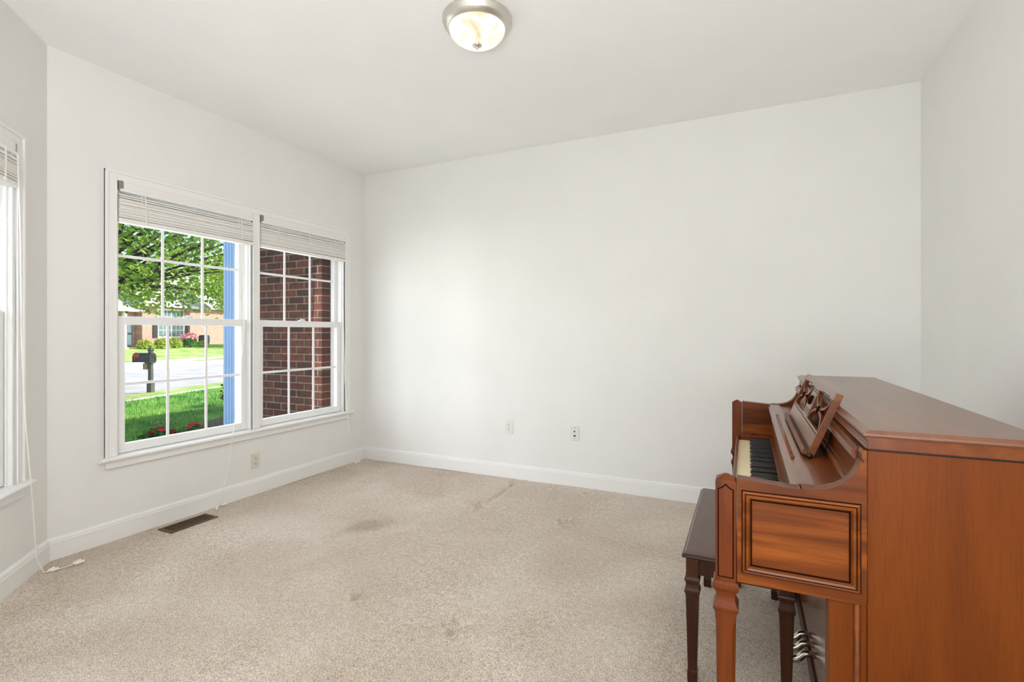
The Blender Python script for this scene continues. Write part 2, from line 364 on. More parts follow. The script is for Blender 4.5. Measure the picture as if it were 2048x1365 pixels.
def baseboard(name, mp, u0, u1):
    prof = [(0, 0), (-.016, 0), (-.016, .088), (-.014, .092), (-.013, .108), (-.007, .116), (0, .118)]
    m = MB(mp); n = len(prof)
    vs = [(u0, d, z) for d, z in prof] + [(u1, d, z) for d, z in prof]
    m.add(vs, [tuple(range(n)), tuple(range(n, 2*n))] + [(i, (i+1) % n, n+(i+1) % n, n+i) for i in range(n)])
    m.box(u0, u1, -.019, 0, .0885, .0905)
    return struct(m.build(name, M['trim']))
baseboard('baseboard_left', m_left, 1.364, YB)
baseboard('baseboard_back', m_back, XL, XR)
baseboard('baseboard_right', m_right, -4, YB)
baseboard('baseboard_bay', m_bay, 0, 2.165)

# ------------------------------------------------------------------ windows
ZS, ZH = .492, 2.109
def casing(name, mp, a, b, mull=None):
    """flat stepped casing, stool and apron round an opening a..b"""
    m = MB(mp)
    def board(u0, u1, z0, z1, outer):
        m.box(u0, u1, -.014, .0, z0, z1)
    m.box(a-.062, a, -.013, .02, ZS, ZH+.056); m.box(b, b+.060, -.013, .02, ZS, ZH+.056)
    m.box(a-.062, a-.046, -.020, 0, ZS, ZH+.056); m.box(b+.044, b+.060, -.020, 0, ZS, ZH+.056)
    m.box(a-.012, a, -.016, 0, ZS, ZH); m.box(b, b+.012, -.016, 0, ZS, ZH)
    m.box(a-.0, b, -.013, .02, ZH, ZH+.056); m.box(a-.062, b+.060, -.0205, 0, ZH+.042, ZH+.058); m.box(a, b, -.016, 0, ZH, ZH+.012)
    if mull:
        m.box(mull[0], mull[1], -.013, .14, ZS, ZH); m.box(mull[0], mull[0]+.012, -.017, 0, ZS, ZH); m.box(mull[1]-.012, mull[1], -.017, 0, ZS, ZH)
    # apron
    m.box(a-.058, b+.056, -.013, 0, .425, ZS-.02); m.box(a-.058, b+.056, -.018, 0, .425, .432)
    o = struct(m.build(name, M['trim'], bevel=.002))
    # stool with rounded nose
    prof = [(.10, ZS-.024), (-.034, ZS-.024), (-.042, ZS-.019), (-.045, ZS-.012), (-.042, ZS-.004), (-.034, ZS), (.10, ZS)]
    s = MB(mp); n = len(prof); segs = [a-.095, b+.09]
    s.add([(segs[0], d, z) for d, z in prof]+[(segs[1], d, z) for d, z in prof], [tuple(range(n)), tuple(range(n, 2*n))]+[(i, (i+1) % n, n+(i+1) % n, n+i) for i in range(n)])
    s.build('window_stool', M['trim'], o)
    return o
casing('trim_1', m_left, 1.685, 3.53, (2.575, 2.635))
casing('trim_2', m_bay, .295, 1.185)

def window(name, mp, a, b):
    f = MB(mp)                       # jamb liner, head, exterior frame
    for u0, u1 in ((a, a+.012), (b-.012, b)): f.box(u0, u1, .0, .15, ZS, ZH)
    f.box(a, b, .0, .15, ZH-.014, ZH); f.box(a, b, .10, .15, ZS-.02, ZS+.012)
    for u0, u1 in ((a+.012, a+.02), (b-.02, b-.012)):                       # parting stops
        f.box(u0, u1, .018, .026, ZS, ZH-.014); f.box(u0, u1, .066, .072, ZS, ZH-.014)
    for u0, u1 in ((a+.012, a+.026), (b-.026, b-.012)): f.box(u0, u1, .115, .15, ZS, ZH-.014)
    root = struct(f.build(name, M['vinyl'], bevel=.0015))
    def sash(nm, d0, d1, z0, z1, bot, top, st):
        u0, u1 = a+.014, b-.014
        m = MB(mp)
        m.box(u0, u0+st, d0, d1, z0, z1); m.box(u1-st, u1, d0, d1, z0, z1)
        m.box(u0+st, u1-st, d0, d1, z0, z0+bot); m.box(u0+st, u1-st, d0, d1, z1-top, z1)
        s = m.build(nm, M['vinyl'], root, bevel=.003)
        g0, g1, h0, h1 = u0+st, u1-st, z0+bot, z1-top; dm = (d0+d1)/2
        MB(mp).box(g0, g1, dm-.002, dm+.002, h0, h1).build('pane', M['glass'], s)
        gr = MB(mp)
        for k in (1, 2): u = g0+(g1-g0)*k/3; gr.box(u-.0085, u+.0085, dm-.005, dm+.005, h0, h1)
        zz = (h0+h1)/2; gr.box(g0, g1, dm-.0045, dm+.0045, zz-.0085, zz+.0085)
        gr.build('muntin_grid', M['vinyl'], s, bevel=.003)
        return s
    lo = sash('lower_sash', .028, .064, ZS+.004, 1.314, .052, .050, .048)
    sash('upper_sash', .074, .110, 1.278, ZH-.014, .036, .040, .036)
    k = (a+b)/2
    lk = MB(mp); lk.box(k-.03, k+.03, .032, .056, 1.314, 1.322); lk.box(k-.012, k+.028, .036, .048, 1.322, 1.332)
    lk.build('sash_lock', M['vinyl'], lo, bevel=.002)
    return root
window('window_1', m_left, 1.685, 2.575)
window('window_2', m_left, 2.635, 3.53)
window('window_3', m_bay, .295, 1.185)
# glazing of the room behind the camera
f = MB()
for x0, x1 in ((-1.06, -1.02), (-.62, -.58)): f.box(x0, x1, -4.1, -4.02, 0, 2.25)
f.box(-1.02, -.62, -4.1, -4.02, 2.2, 2.25); f.box(-1.02, -.62, -4.1, -4.02, 0, .06)
d1 = struct(f.build('door_1', M['vinyl'])); MB().box(-1.02, -.62, -4.062, -4.058, .06, 2.2).build('pane', M['glass'], d1)
f = MB()
for x0, x1 in ((-.55, -.51), (.13, .17), (.81, .85)): f.box(x0, x1, -4.1, -4.02, .75, 2.2)
f.box(-.51, .81, -4.1, -4.02, 2.16, 2.2); f.box(-.51, .81, -4.1, -4.02, .75, .79)
w4 = struct(f.build('window_4', M['vinyl'])); MB().box(-.51, .81, -4.062, -4.058, .79, 2.16).build('pane', M['glass'], w4)

# ------------------------------------------------------------------ blinds
def blind(mp, a, b, zbot, label, wand_u, cord, tassels, bracket=True, seed=1, ladders=(.14, .5, .86)):
    rr = random.Random(seed)
    base = mp((a+b)/2, -.0, zbot)
    root = empty('window_blind', base); tag(root, label, 'blind', 'raised venetian blinds')
    mq = lambda u, d, z: tuple(Vector(mp(u, d, z)) - Vector(base))
    h = MB(mq)
    h.box(a+.030, b-.006, -.022, -.016, 2.066, 2.108)                       # front of the head rail
    h.box(a+.012, b-.006, -.016, .022, 2.060, 2.066)
    h.build('headrail', M['blind'], root, bevel=.0015)
    lip = MB(mq); n = 10
    vs = []; 
    for u in (a+.012, b-.008): vs += [(u, -.018+.009*math.cos(2*math.pi*i/n), 2.058+.009*math.sin(2*math.pi*i/n)) for i in range(n)]
    lip.add(vs, [tuple(range(n)), tuple(range(n, 2*n))]+[(i, (i+1) % n, n+(i+1) % n, n+i) for i in range(n)])
    lip.build('headrail_lip', M['vinyl'], root, smooth=False)
    if bracket:
        bk = MB(mq); bk.box(a+.004, a+.028, -.021, .022, 2.06, 2.112); bk.box(a+.008, a+.024, -.0225, -.021, 2.07, 2.10)
        bk.build('mounting_bracket', M['zinc'], root, bevel=.002)
    # collapsed stack of slats, uneven near the top
    s = MB(mq); z = zbot+.032
    while z < 2.040:
        t = (z-zbot)/(2.05-zbot)
        gap = .0060 if t < .35 else .0064+.011*(t-.35)*rr.uniform(.3, 1.8)
        dt = rr.uniform(-.0035, .0035); tilt = rr.uniform(-.0012, .0012)
        k = 6
        prof = [(-.024+.048*i/k, .0022*math.sin(math.pi*i/k)) for i in range(k+1)]
        th = min(gap*.86, .0078)
        top = [(d+dt, z+q+th*.7) for d, q in prof]; bot = [(d+dt, z+q-th*.3) for d, q in reversed(prof)]
        pr = top+bot; n = len(pr)
        ofs = rr.uniform(-.002, .002)
        s.add([(a+.006+ofs, d, zz) for d, zz in pr]+[(b-.006+ofs, d, zz+tilt) for d, zz in pr], [tuple(range(n)), tuple(range(n, 2*n))]+[(i, (i+1) % n, n+(i+1) % n, n+i) for i in range(n)])
        z += gap
    s.build('slats', M['blind'], root)
    MB(mq).box(a+.005, b-.005, -.027, .027, zbot, zbot+.024).build('bottom_rail', M['blind'], root, bevel=.004)
    for q in ladders:
        ld = MB(mq); u = a+(b-a)*q
        for du in (-.004, .004): ld.tube([(u+du, -.029, 2.06), (u+du+.001, -.031, (2.06+zbot)/2), (u+du, -.029, zbot+.005)], .0013, 5)
        ld.box(u-.009, u+.009, -.0295, -.0265, zbot+.006, zbot+.018)
        ld.build('ladder_cord', M['cord'], root)
    cd = MB(mq)
    for off in (0, .006): cd.tube([(u+off, d, z) for u, d, z in cord], .0015, 5)
    cd.build('lift_cord', M['cord'], root)
    for p, q in tassels:
        t = MB(mq); A, B = Vector(p), Vector(q)
        t.tube([A, A+(B-A)*.2, A+(B-A)*.8, B], .0055, 8, .008); t.build('tassel', M['cord'], root, bevel=.001)
    if wand_u is not None:
        wd = MB(mq); wd.tube([(wand_u, -.026, 2.05), (wand_u+.004, -.028, 1.95), (wand_u+.004, -.028, zbot-.0)], .0028, 6)
        wd.build('tilt_cord', M['cord'], root)
    return root
blind(m_left, 1.685, 2.575, 1.868, 'raised white blind on the left half of the double window, lawn and mailbox below it', 1.83,
      [(2.47, -.03, 2.05), (2.478, -.032, 1.7), (2.49, -.03, 1.3), (2.45, -.034, .8), (2.385, -.052, .492), (2.36, -.05, .3), (2.32, -.036, .1), (2.30, -.034, .012)],
      [((2.28, -.045, .012), (2.25, -.075, .012)), ((2.315, -.04, .012), (2.35, -.04, .012))], seed=3)
blind(m_left, 2.635, 3.53, 1.868, 'raised white blind on the right half of the double window, over the brick view', None,
      [(3.45, -.03, 2.05), (3.47, -.032, 1.6), (3.488, -.03, 1.2), (3.50, -.034, .8), (3.515, -.052, .49), (3.55, -.05, .3), (3.60, -.045, .1), (3.61, -.055, .012)],
      [((3.60, -.06, .012), (3.585, -.10, .012)), ((3.63, -.05, .012), (3.655, -.08, .012))], seed=9, ladders=(.17, .52, .84))
blind(m_bay, .295, 1.185, 1.90, 'raised white blind at the far left edge, on the angled bay wall', None,
      [(.325, -.03, 2.05), (.318, -.036, 1.7), (.305, -.035, 1.2), (.285, -.04, .8), (.26, -.05, .492), (.235, -.05, .3), (.20, -.045, .1), (.17, -.06, .014), (.15, -.10, .010), (.125, -.135, .010), (.11, -.155, .012)],
      [((.155, -.07, .012), (.13, -.085, .012)), ((.165, -.09, .012), (.14, -.105, .012)),
       ((.10, -.15, .012), (.065, -.17, .012)), ((.115, -.165, .012), (.08, -.19, .012))], bracket=False, seed=5)

# ------------------------------------------------------------------ wall plates, floor vent, ceiling light
def plate(mp, u, z, label, cat, kind, mat, plate_name='wall_outlet'):
    base = mp(u, 0, z); mq = lambda a, d, q: tuple(Vector(mp(u+a, d, z+q)) - Vector(base))
    root = empty(plate_name, base); tag(root, label, cat)
    MB(mq).box(-.035, .035, -.0065, 0, -.0575, .0575).build('cover_plate', mat, root, bevel=.003)
    if kind == 'duplex':
        for s in (-.02, .02):
            n = 16; r = MB(mq)
            pts = [(max(-.0145, min(.0145, .0172*math.cos(2*math.pi*i/n))), s+.0145*math.sin(2*math.pi*i/n)) for i in range(n)]
            r.add([(x, -.0085, y) for x, y in pts]+[(x, -.005, y) for x, y in pts], [tuple(range(n)), tuple(range(n, 2*n))]+[(i, (i+1) % n, n+(i+1) % n, n+i) for i in range(n)])
            rc = r.build('receptacle', mat, root)
            h = MB(mq); h.box(-.0075, -.0050, -.0092, -.008, s-.001, s+.0085); h.box(.0050, .0075, -.0092, -.008, s, s+.0075)
            h.box(-.0028, .0028, -.0092, -.008, s-.0095, s-.0045); h.build('socket_slot', M['dark'], rc)
        MB(mq).box(-.003, .003, -.0075, -.005, -.003, .003).build('screw', M['zinc'], root, bevel=.001)
    else:
        n = 14; r = MB(mq); pts = [(.0055*math.cos(2*math.pi*i/n), .014+.0055*math.sin(2*math.pi*i/n)) for i in range(n)]
        r.add([(x, -.013, y) for x, y in pts]+[(x, -.005, y) for x, y in pts], [tuple(range(n)), tuple(range(n, 2*n))]+[(i, (i+1) % n, n+(i+1) % n, n+i) for i in range(n)])
        r.build('coax_jack', M['blackmetal'], root)
        MB(mq).box(-.008, .010, -.0075, -.005, -.026, -.015).build('phone_jack', M['dark'], root)
        for q in (.043, -.043): MB(mq).box(-.003, .003, -.0072, -.005, q-.003, q+.003).build('screw', M['zinc'], root)
plate(m_left, 2.608, .250, 'power outlet under the double window, on the left wall', 'outlet', 'duplex', M['ivoryplate'])
plate(m_back, -1.806, .426, 'white power outlet on the long back wall, left of the jack plate', 'outlet', 'duplex', M['plate'])
plate(m_back, -1.234, .422, 'white wall plate with cable and phone jacks on the back wall', 'wall plate', 'jack', M['plate'], 'jack_plate')

root = empty('floor_vent', (-3.22, 2.023, 0)); tag(root, 'brown metal floor vent in the carpet beneath the double window', 'floor vent')
m = MB(); X0, X1, Y0, Y1 = -.066, .066, -.150, .150
m.box(X0, X0+.016, Y0, Y1, 0, .006); m.box(X1-.016, X1, Y0, Y1, 0, .006); m.box(X0+.016, X1-.016, Y0, Y0+.018, 0, .006); m.box(X0+.016, X1-.016, Y1-.018, Y1, 0, .006)
m.build('frame', M['vent'], root, bevel=.002)
m = MB()
for k in range(19): y = Y0+.026+k*.0137; m.box(X0+.016, X1-.016, y-.0026, y+.0026, .0005, .0048)
m.box(-.002, .002, Y0+.018, Y1-.018, .0005, .004)
m.build('louvers', M['vent'], root)
MB().box(X0+.014, X1-.014, Y0+.016, Y1-.016, -.004, .0014).build('duct_opening', M['dark'], root)

LX, LY = -1.19, 2.14
root = empty('ceiling_light', (LX, LY, ZC)); tag(root, 'round flush ceiling lamp with lit frosted glass bowl and nickel rim', 'ceiling light')
lathe([(.150, 0), (.168, 0), (.170, -.006), (.168, -.012), (.164, -.016), (.163, -.028), (.158, -.034), (.150, -.042), (.140, -.048), (.134, -.050), (.130, -.044)], 0, 0).build('rim', M['nickel'], root, smooth=True)
lathe([(.137, -.046), (.136, -.054), (.130, -.070), (.116, -.088), (.094, -.104), (.066, -.116), (.032, -.123), (.004, -.125)], 0, 0).build('glass_bowl', M['bowl'], root, smooth=True)
lathe([(.0005, -.121), (.022, -.123), (.023, -.128), (.016, -.133), (.007, -.136), (.006, -.143), (.004, -.147), (.0005, -.148)], 0, 0, 20).build('finial', M['nickel'], root, smooth=True)

# ------------------------------------------------------------------ upright piano
PX0, PY0, PY1 = .0, 1.22, 2.66
piano = empty('upright_piano', (.22, 1.94, 0)); tag(piano, 'walnut brown upright piano with carved music desk and open keyboard', 'piano')
PO = Vector((.22, 1.94, 0))
mp_ = lambda x, y, z: (x-PO.x, y-PO.y, z-PO.z)
def P(): return MB(mp_)
# end cases: arm with curved top, body side
curve = [(.105, .8835), (.128, .8835), (.151, .888), (.168, .8945), (.182, .9035), (.1926, .9155), (.200, .927), (.2055, .940), (.2085, .957), (.211, .962), (.2085, .968), (.2135, .9755)]
def end_case(y0, y1, near):
    arm = [(-.021, .660), (-.021, .888), (.098, .880), (.102, .884), (.1055, .8795)] + curve + [(.2195, .9755), (.2195, .660)]
    a = P(); a.prism(arm, 'y', y0, y1); ao = a.build('arm_panel', M['panel'], piano, bevel=.0025)
    b = P(); b.box(.2197, .500, y0-.0012 if near else y0, y1 if near else y1+.0012, 0, .9755); b.build('side_panel', M['side'], piano, bevel=.0015)
    # raised picture-frame moulding on the outer face
    yo = y0 if near else y1; s = -1 if near else 1
    outer = [(-.0095, .6845), (.2075, .6845), (.2075, .8635), (-.0095, .8635)]
    def inset(d): return [(-.0095+d, .6845+d), (.2075-d, .6845+d), (.2075-d, .8635-d), (-.0095+d, .8635-d)]
    prof = [(0, 0), (.0005, .0045), (.0035, .0065), (.006, .0045), (.0085, .0075), (.0125, .0065), (.0155, .002), (.0165, 0)]
    f = P(); vs = []; fs = []
    for d, hgt in prof: vs += [(x, yo+s*hgt, z) for x, z in inset(d)]
    for k in range(len(prof)-1):
        for i in range(4): fs.append((k*4+i, k*4+(i+1) % 4, (k+1)*4+(i+1) % 4, (k+1)*4+i))
    f.add(vs, fs); f.build('frame_moulding', M['mould'], ao)
    # dark line round frame
    g = P()
    def ring(d0, d1, h):
        A, B = inset(d0), inset(d1)
        for i in range(4):
            j = (i+1) % 4
            g.add([(A[i][0], yo, A[i][1]), (A[j][0], yo, A[j][1]), (B[j][0], yo, B[j][1]), (B[i][0], yo, B[i][1]),
                   (A[i][0], yo+s*h, A[i][1]), (A[j][0], yo+s*h, A[j][1]), (B[j][0], yo+s*h, B[j][1]), (B[i][0], yo+s*h, B[i][1])],
                  [(0, 1, 2, 3), (4, 5, 6, 7), (0, 1, 5, 4), (1, 2, 6, 5), (2, 3, 7, 6), (3, 0, 4, 7)])
    ring(-.0018, .0006, .0014); ring(.0160, .0192, .0014); ring(.0052, .0070, .0056)
    g.build('frame_line', M['groove'], ao)
    # lower pilaster under the arm, with corner bead
    p = P(); ya, yb = (y0+.006, y1+.02) if near else (y0-.02, y1-.006)
    p.box(.154, .1975, ya, yb, 0, .66); p.box(.2085, .2197, ya-.003 if near else ya, yb if near else yb+.003, 0, .66)
    p.build('pilaster', M['side'], piano, bevel=.0015)
    q = P(); q.tube([(.203, yo-s*.006, 0), (.203, yo-s*.006, .66)], .0058, 10); q.build('corner_bead', M['mould'], piano, smooth=True)
    return ao
end_case(1.2215, 1.262, True); end_case(2.618, 2.6585, False)

def post_leg(cy, near):
    cx = -.0435; h = .0215; t = 'leg'
    # front post of the arm with hipped cap
    y = cy
    m = P(); m.loft(cx, y, [(.655, h), (.880, h), (.882, h-.0012), (.893, .004)])
    po = m.build('arm_post', M['legw'], piano, bevel=.0012)
    poly = [(-.0575, .668), (-.0575, .8615), (-.0505, .8645), (-.0435, .8715), (-.0365, .8645), (-.0295, .8615), (-.0295, .668)]
    big = [(-.0603, .6652), (-.0603, .8632), (-.0521, .8668), (-.0435, .8755), (-.0349, .8668), (-.0267, .8632), (-.0267, .6652)]
    yo = y-h if near else y+h; s = -1 if near else 1
    P().prism(big, 'y', yo-s*.002, yo+s*.0006).build('post_groove', M['groove'], po)
    P().prism(poly, 'y', yo-s*.002, yo+s*.0014).build('post_panel', M['legw'], po)
    m = P(); m.loft(cx, y, [(.658, .0215), (.656, .0245), (.651, .0268), (.643, .0272), (.637, .0252), (.634, .0222), (.628, .0200), (.620, .0190), (.612, .0200),
                            (.604, .0232), (.598, .0262), (.5935, .0262), (.588, .0235), (.584, .0228)])
    m.build('leg_capital', M['legw'], piano, bevel=.0008)
    # tapered shaft with chamfered upper corners
    m = P(); vs = []
    def octo(z, a, c): return [(cx-a+c, y-a, z), (cx+a-c, y-a, z), (cx+a, y-a+c, z), (cx+a, y+a-c, z), (cx+a-c, y+a, z), (cx-a+c, y+a, z), (cx-a, y+a-c, z), (cx-a, y-a+c, z)]
    rows = [(.584, .0222, .0015), (.570, .0215, .0018), (.556, .0208, .0075), (.30, .0178, .006), (.07, .0150, .004), (.062, .0150, .001), (.058, .0180, .001), (.048, .0195, .001), (.008, .0180, .001), (0, .0165, .001)]
    for z, a, c in rows: vs += octo(z, a, c)
    fs = [(k*8+i, k*8+(i+1) % 8, (k+1)*8+(i+1) % 8, (k+1)*8+i) for k in range(len(rows)-1) for i in range(8)] + [tuple(range(8)), tuple(range(8*len(rows)-8, 8*len(rows)))]
    m.add(vs, fs); m.build('leg', M['legw'], piano)
post_leg(1.2415, True); post_leg(2.6385, False)

# lid: slab with chamfer above a cove moulding
m = P(); m.prism([(.2165, .980), (.2185, .984), (.2195, .993), (.2170, .999), (.2145, 1.0045), (.500, 1.0045), (.500, .980)], 'y', 1.214, 2.666)
lid = m.build('lid', M['long'], piano, bevel=.001)
m = P(); x0, x1, y0, y1 = .2105, .503, 1.207, 2.673
m.add([(x0+.002, y0+.002, 1.0045), (x1, y0+.002, 1.0045), (x1, y1-.002, 1.0045), (x0+.002, y1-.002, 1.0045),
       (x0, y0, 1.0075), (x1, y0, 1.0075), (x1, y1, 1.0075), (x0, y1, 1.0075), (x0+.0005, y0+.0005, 1.0115), (x1, y0+.0005, 1.0115), (x1, y1-.0005, 1.0115), (x0+.0005, y1-.0005, 1.0115),
       (x0+.013, y0+.006, 1.0185), (x1, y0+.006, 1.0185), (x1, y1-.006, 1.0185), (x0+.013, y1-.006, 1.0185)],
      [(0, 1, 2, 3), (12, 13, 14, 15)]+[(k*4+i, k*4+(i+1) % 4, k*4+4+(i+1) % 4, k*4+4+i) for k in range(3) for i in range(4)])
m.build('lid_top', M['top'], lid)
P().box(.222, .498, 1.224, 2.656, .9745, .9805).build('lid_gap', M['dark'], piano)
# upper front panel and its rails
m = P(); m.box(.2085, .222, 1.262, 2.618, .878, .9745)
up = m.build('upper_panel', M['long'], piano)
P().prism([(.2085, .948), (.201, .949), (.1985, .954), (.2005, .959), (.198, .963), (.200, .969), (.2085, .971)], 'y', 1.262, 2.618).build('upper_rail', M['long'], up)
P().prism([(.2085, .8785), (.193, .8785), (.193, .888), (.196, .892), (.2025, .8945), (.2045, .9005), (.2085, .902)], 'y', 1.262, 2.618).build('lower_rail', M['long'], up)
# music shelf in two leaves, fallboard below it
P().prism([(.088, .868), (.0875, .872), (.098, .8805), (.104, .8815), (.134, .8815), (.134, .868)], 'y', 1.263, 2.617).build('music_shelf', M['top'], piano)
P().box(.1345, .2085, 1.263, 2.617, .866, .8785).build('rear_shelf', M['long'], piano)
m = P(); m.prism([(.104, .738), (.099, .868), (.110, .868), (.115, .738)], 'y', 1.263, 2.617); fb = m.build('fallboard', M['long'], piano)
P().box(.094, .106, 1.263, 2.617, .7255, .7375).build('name_rail', M['mould'], fb, bevel=.002)
m = P(); m.tube([(.1085, 1.52, .8845), (.1085, 2.25, .8845)], .0042, 8); m.ball((.1085, 1.52, .8848), .0052); m.ball((.1085, 2.25, .8848), .0052)
m.build('lid_handle', M['mould'], piano, smooth=True)
# key bed, slip, cheek blocks, keys
P().box(-.020, .21, 1.262, 2.618, .655, .690).build('key_bed', M['long'], piano, bevel=.002)
P().prism([(-.046, .655), (-.046, .720), (-.043, .728), (-.034, .728), (-.033, .655)], 'y', 1.263, 2.617).build('key_slip', M['long'], piano)
for ya, yb in ((1.263, 1.334), (2.582, 2.617)):
    cb = P().box(-.030, .1035, ya, yb, .690, .738).build('key_block', M['legw'], piano, bevel=.003)
    ym = (ya+yb)/2; P().ball((.028, ym, .7405), .005).build('block_knob', M['blackmetal'], cb, smooth=True)
kb = P().box(-.030, .1035, 1.335, 2.581, .690, .693).build('keyboard', M['dark'], piano)
pitch = 1.246/52
wk = MB(); wk.box(-.0005, .136, -.0112, .0112, 0, .0205); wk.box(-.0025, .03, -.0114, .0114, .018, .0208)
bk = MB(); hw = .0056
bk.add([(0, -hw, 0), (.094, -hw, 0), (.094, hw, 0), (0, hw, 0), (.003, -hw, .006), (.094, -hw, .006), (.094, hw, .006), (.003, hw, .006), (.0075, -.0045, .0125), (.094, -.0045, .0125), (.094, .0045, .0125), (.0075, .0045, .0125)],
       [(0, 1, 2, 3), (8, 9, 10, 11)]+[(k*4+i, k*4+(i+1) % 4, k*4+4+(i+1) % 4, k*4+4+i) for k in range(2) for i in range(4)])
w0 = wk.build('white_key', M['ivory'], kb, bevel=.0008); b0 = bk.build('black_key', M['ebony'], kb, bevel=.0008)
fw = fbk = True
for i in range(52):
    # bass is at the player's left: the far end of the keyboard when seen from here
    y = 2.581 - pitch*(i+.5)
    o = w0 if i == 0 else w0.copy()
    if i: C.objects.link(o); o.parent = kb
    o.location = (-.0325-PO.x, y-PO.y, .6933 if i != 20 else .6930)
    if i % 7 in (0, 2, 3, 5, 6) and i < 51:
        o = b0 if fbk else b0.copy()
        if not fbk: C.objects.link(o); o.parent = kb
        fbk = False
        o.location = (.0095-PO.x, y-pitch/2-PO.y, .7138)
# lower knee panel, toe board, back
kp = P().box(.205, .222, 1.282, 2.598, .078, .655).build('knee_panel', M['knee'], piano)
P().box(.200, .224, 1.282, 2.598, 0, .074).build('toe_board', M['benchw'], piano)
P().box(.205, .222, 1.282, 2.598, .0735, .0785).build('toe_gap', M['dark'], kp)
P().box(.478, .497, 1.262, 2.618, .03, .974).build('back_panel', M['side'], piano)
for y in (2.02, 2.085, 2.15):
    m = P(); m.tube([(.202, y, .094), (.190, y, .096), (.178, y, .090), (.168, y, .078), (.156, y, .068), (.142, y, .065), (.134, y, .067)], .0105, 12, .014)
    m.build('pedal', M['silver'], piano, smooth=True)
# carved music desk, leaning back on the lid
A, B = Vector((.145, 0, .886)), Vector((.2135, 0, 1.054))
dv = (B-A).normalized(); dn = Vector((dv.z, 0, -dv.x)); HD = (B-A).length; DY0, DY1 = 1.55, 2.25; LD = DY1-DY0
def m_desk(u, d, v):            # u along from near end, v up the board, d backwards
    p = A + dv*v + dn*d; return mp_(p.x, DY0+u, p.z)
desk = empty('music_desk', mp_(.145, (DY0+DY1)/2, .886)); desk.parent = piano
def m_dk(u, d, v): return tuple(Vector(m_desk(u, d, v)) - Vector(desk.location))
T = .013
m = MB(m_dk); m.box(.002, LD-.002, 0, T, 0, .066); m.build('lower_board', M['top'], desk, bevel=.001)
MB(m_dk).box(.012, LD-.012, -.0007, .002, .0575, .0592).build('inlay_line', M['groove'], desk)
MB(m_dk).box(0, LD, -.014, 0, -.001, .006).build('ledge', M['long'], desk, bevel=.001)
MB(m_dk).box(0, LD, -.014, -.010, .006, .013).build('ledge_lip', M['mould'], desk, bevel=.001)
MB(m_dk).box(.002, LD-.002, 0, T, .160, HD).build('top_rail', M['top'], desk, bevel=.001)
MB(m_dk).box(0, .011, -.0006, T+.003, -.001, HD+.0005).build('end_stile', M['mould'], desk, bevel=.001)
MB(m_dk).box(LD-.011, LD, -.0006, T+.003, -.001, HD+.0005).build('end_stile', M['mould'], desk, bevel=.001)
cw = .062
MB(m_dk).box(LD/2-cw, LD/2+cw, .001, T-.001, .066, .160).build('center_slat', M['top'], desk)
m = MB(m_dk)
for v in (.073, .080, .087, .146, .153): m.box(LD/2-cw+.004, LD/2+cw-.004, .0002, .002, v, v+.0014)
for a0, a1 in ((.016, LD/2-cw-.004), (LD/2+cw+.004, LD-.016)):
    m.box(a0+.06, a1-.06, -.0003, .002, .1615, .1635)
m.build('inlay_line', M['groove'], desk)
def rosette(u, v, s):
    m = MB(m_dk)
    for k in range(8):
        t = k*math.pi/4
        m.ball((u+s*.6*math.cos(t)*1.1, -.0005, v+s*.6*math.sin(t)), s*.36, 1, 8, 6)
    m.ball((u, -.001, v), s*.42, 1, 8, 6)
    m.build('rosette', M['groove'], desk, smooth=True)
rosette(LD/2, .117, .017)
vm = .112
for a0, a1 in ((.013, LD/2-cw), (LD/2+cw, LD-.013)):
    uc = (a0+a1)/2; hw_ = (a1-a0)/2
    for sgn, v0 in ((-1, .160), (1, .066)):
        m = MB(m_dk); n = 20; hh = (.160-.066)/2-.004; vs = []; wd = .0040
        for i in range(n+1):
            t = math.pi*i/n
            for rr_ in (-wd, wd):
                for d in (.0005, T-.0005): vs.append((uc-(hw_-.004+rr_)*math.cos(t)*.92, d, v0+sgn*(hh+rr_)*math.sin(t)))
        fs = []
        for i in range(n):
            k = i*4
            fs += [(k, k+4, k+6, k+2), (k+1, k+3, k+7, k+5), (k, k+1, k+5, k+4), (k+2, k+6, k+7, k+3)]
        fs += [(0, 2, 3, 1), (n*4, n*4+1, n*4+3, n*4+2)]
        m.add(vs, fs); m.build('fret_arch', M['mould'], desk)
    rosette(uc, .113, .011)
for y in (DY0-.006, DY1+.006):
    P().ball((.150, y, .8855), .0075).build('hinge_knob', M['blackmetal'], desk if False else piano, smooth=True)
m = P(); m.tube([(.19, 1.60, .885), (.205, 1.60, .93), (.207, 1.60, .968), (.2, 1.60, .985)], .0022, 6); m.build('desk_prop', M['blackmetal'], piano)
P().tube([(.2, 1.2195, .972), (.203, 1.2195, .9645), (.209, 1.2195, .957), (.2135, 1.2195, .951)], .0011, 6).build('lid_hook', M['blackmetal'], piano)

# ------------------------------------------------------------------ piano bench
BX0, BX1, BY0, BY1 = -.205, .150, 1.815, 2.615
bench = empty('piano_bench', ((BX0+BX1)/2, (BY0+BY1)/2, 0)); tag(bench, 'dark wooden bench half pushed under the piano keyboard', 'bench')
BO = bench.location.copy(); mb_ = lambda x, y, z: (x-BO.x, y-BO.y, z)
m = MB(mb_)
def rect(e, z): return [(BX0+e, BY0+e, z), (BX1-e, BY0+e, z), (BX1-e, BY1-e, z), (BX0+e, BY1-e, z)]
rows = [(.014, .436), (.004, .438), (.000, .443), (.001, .448), (.006, .4515), (.007, .4530)]
vs = sum((rect(*q) for q in rows), []); fs = [(0, 1, 2, 3)]+[(k*4+i, k*4+(i+1) % 4, k*4+4+(i+1) % 4, k*4+4+i) for k in range(len(rows)-1) for i in range(4)]+[tuple(range(len(vs)-4, len(vs)))]
m.add(vs, fs); seat = m.build('seat_edge', M['benchdark'], bench)
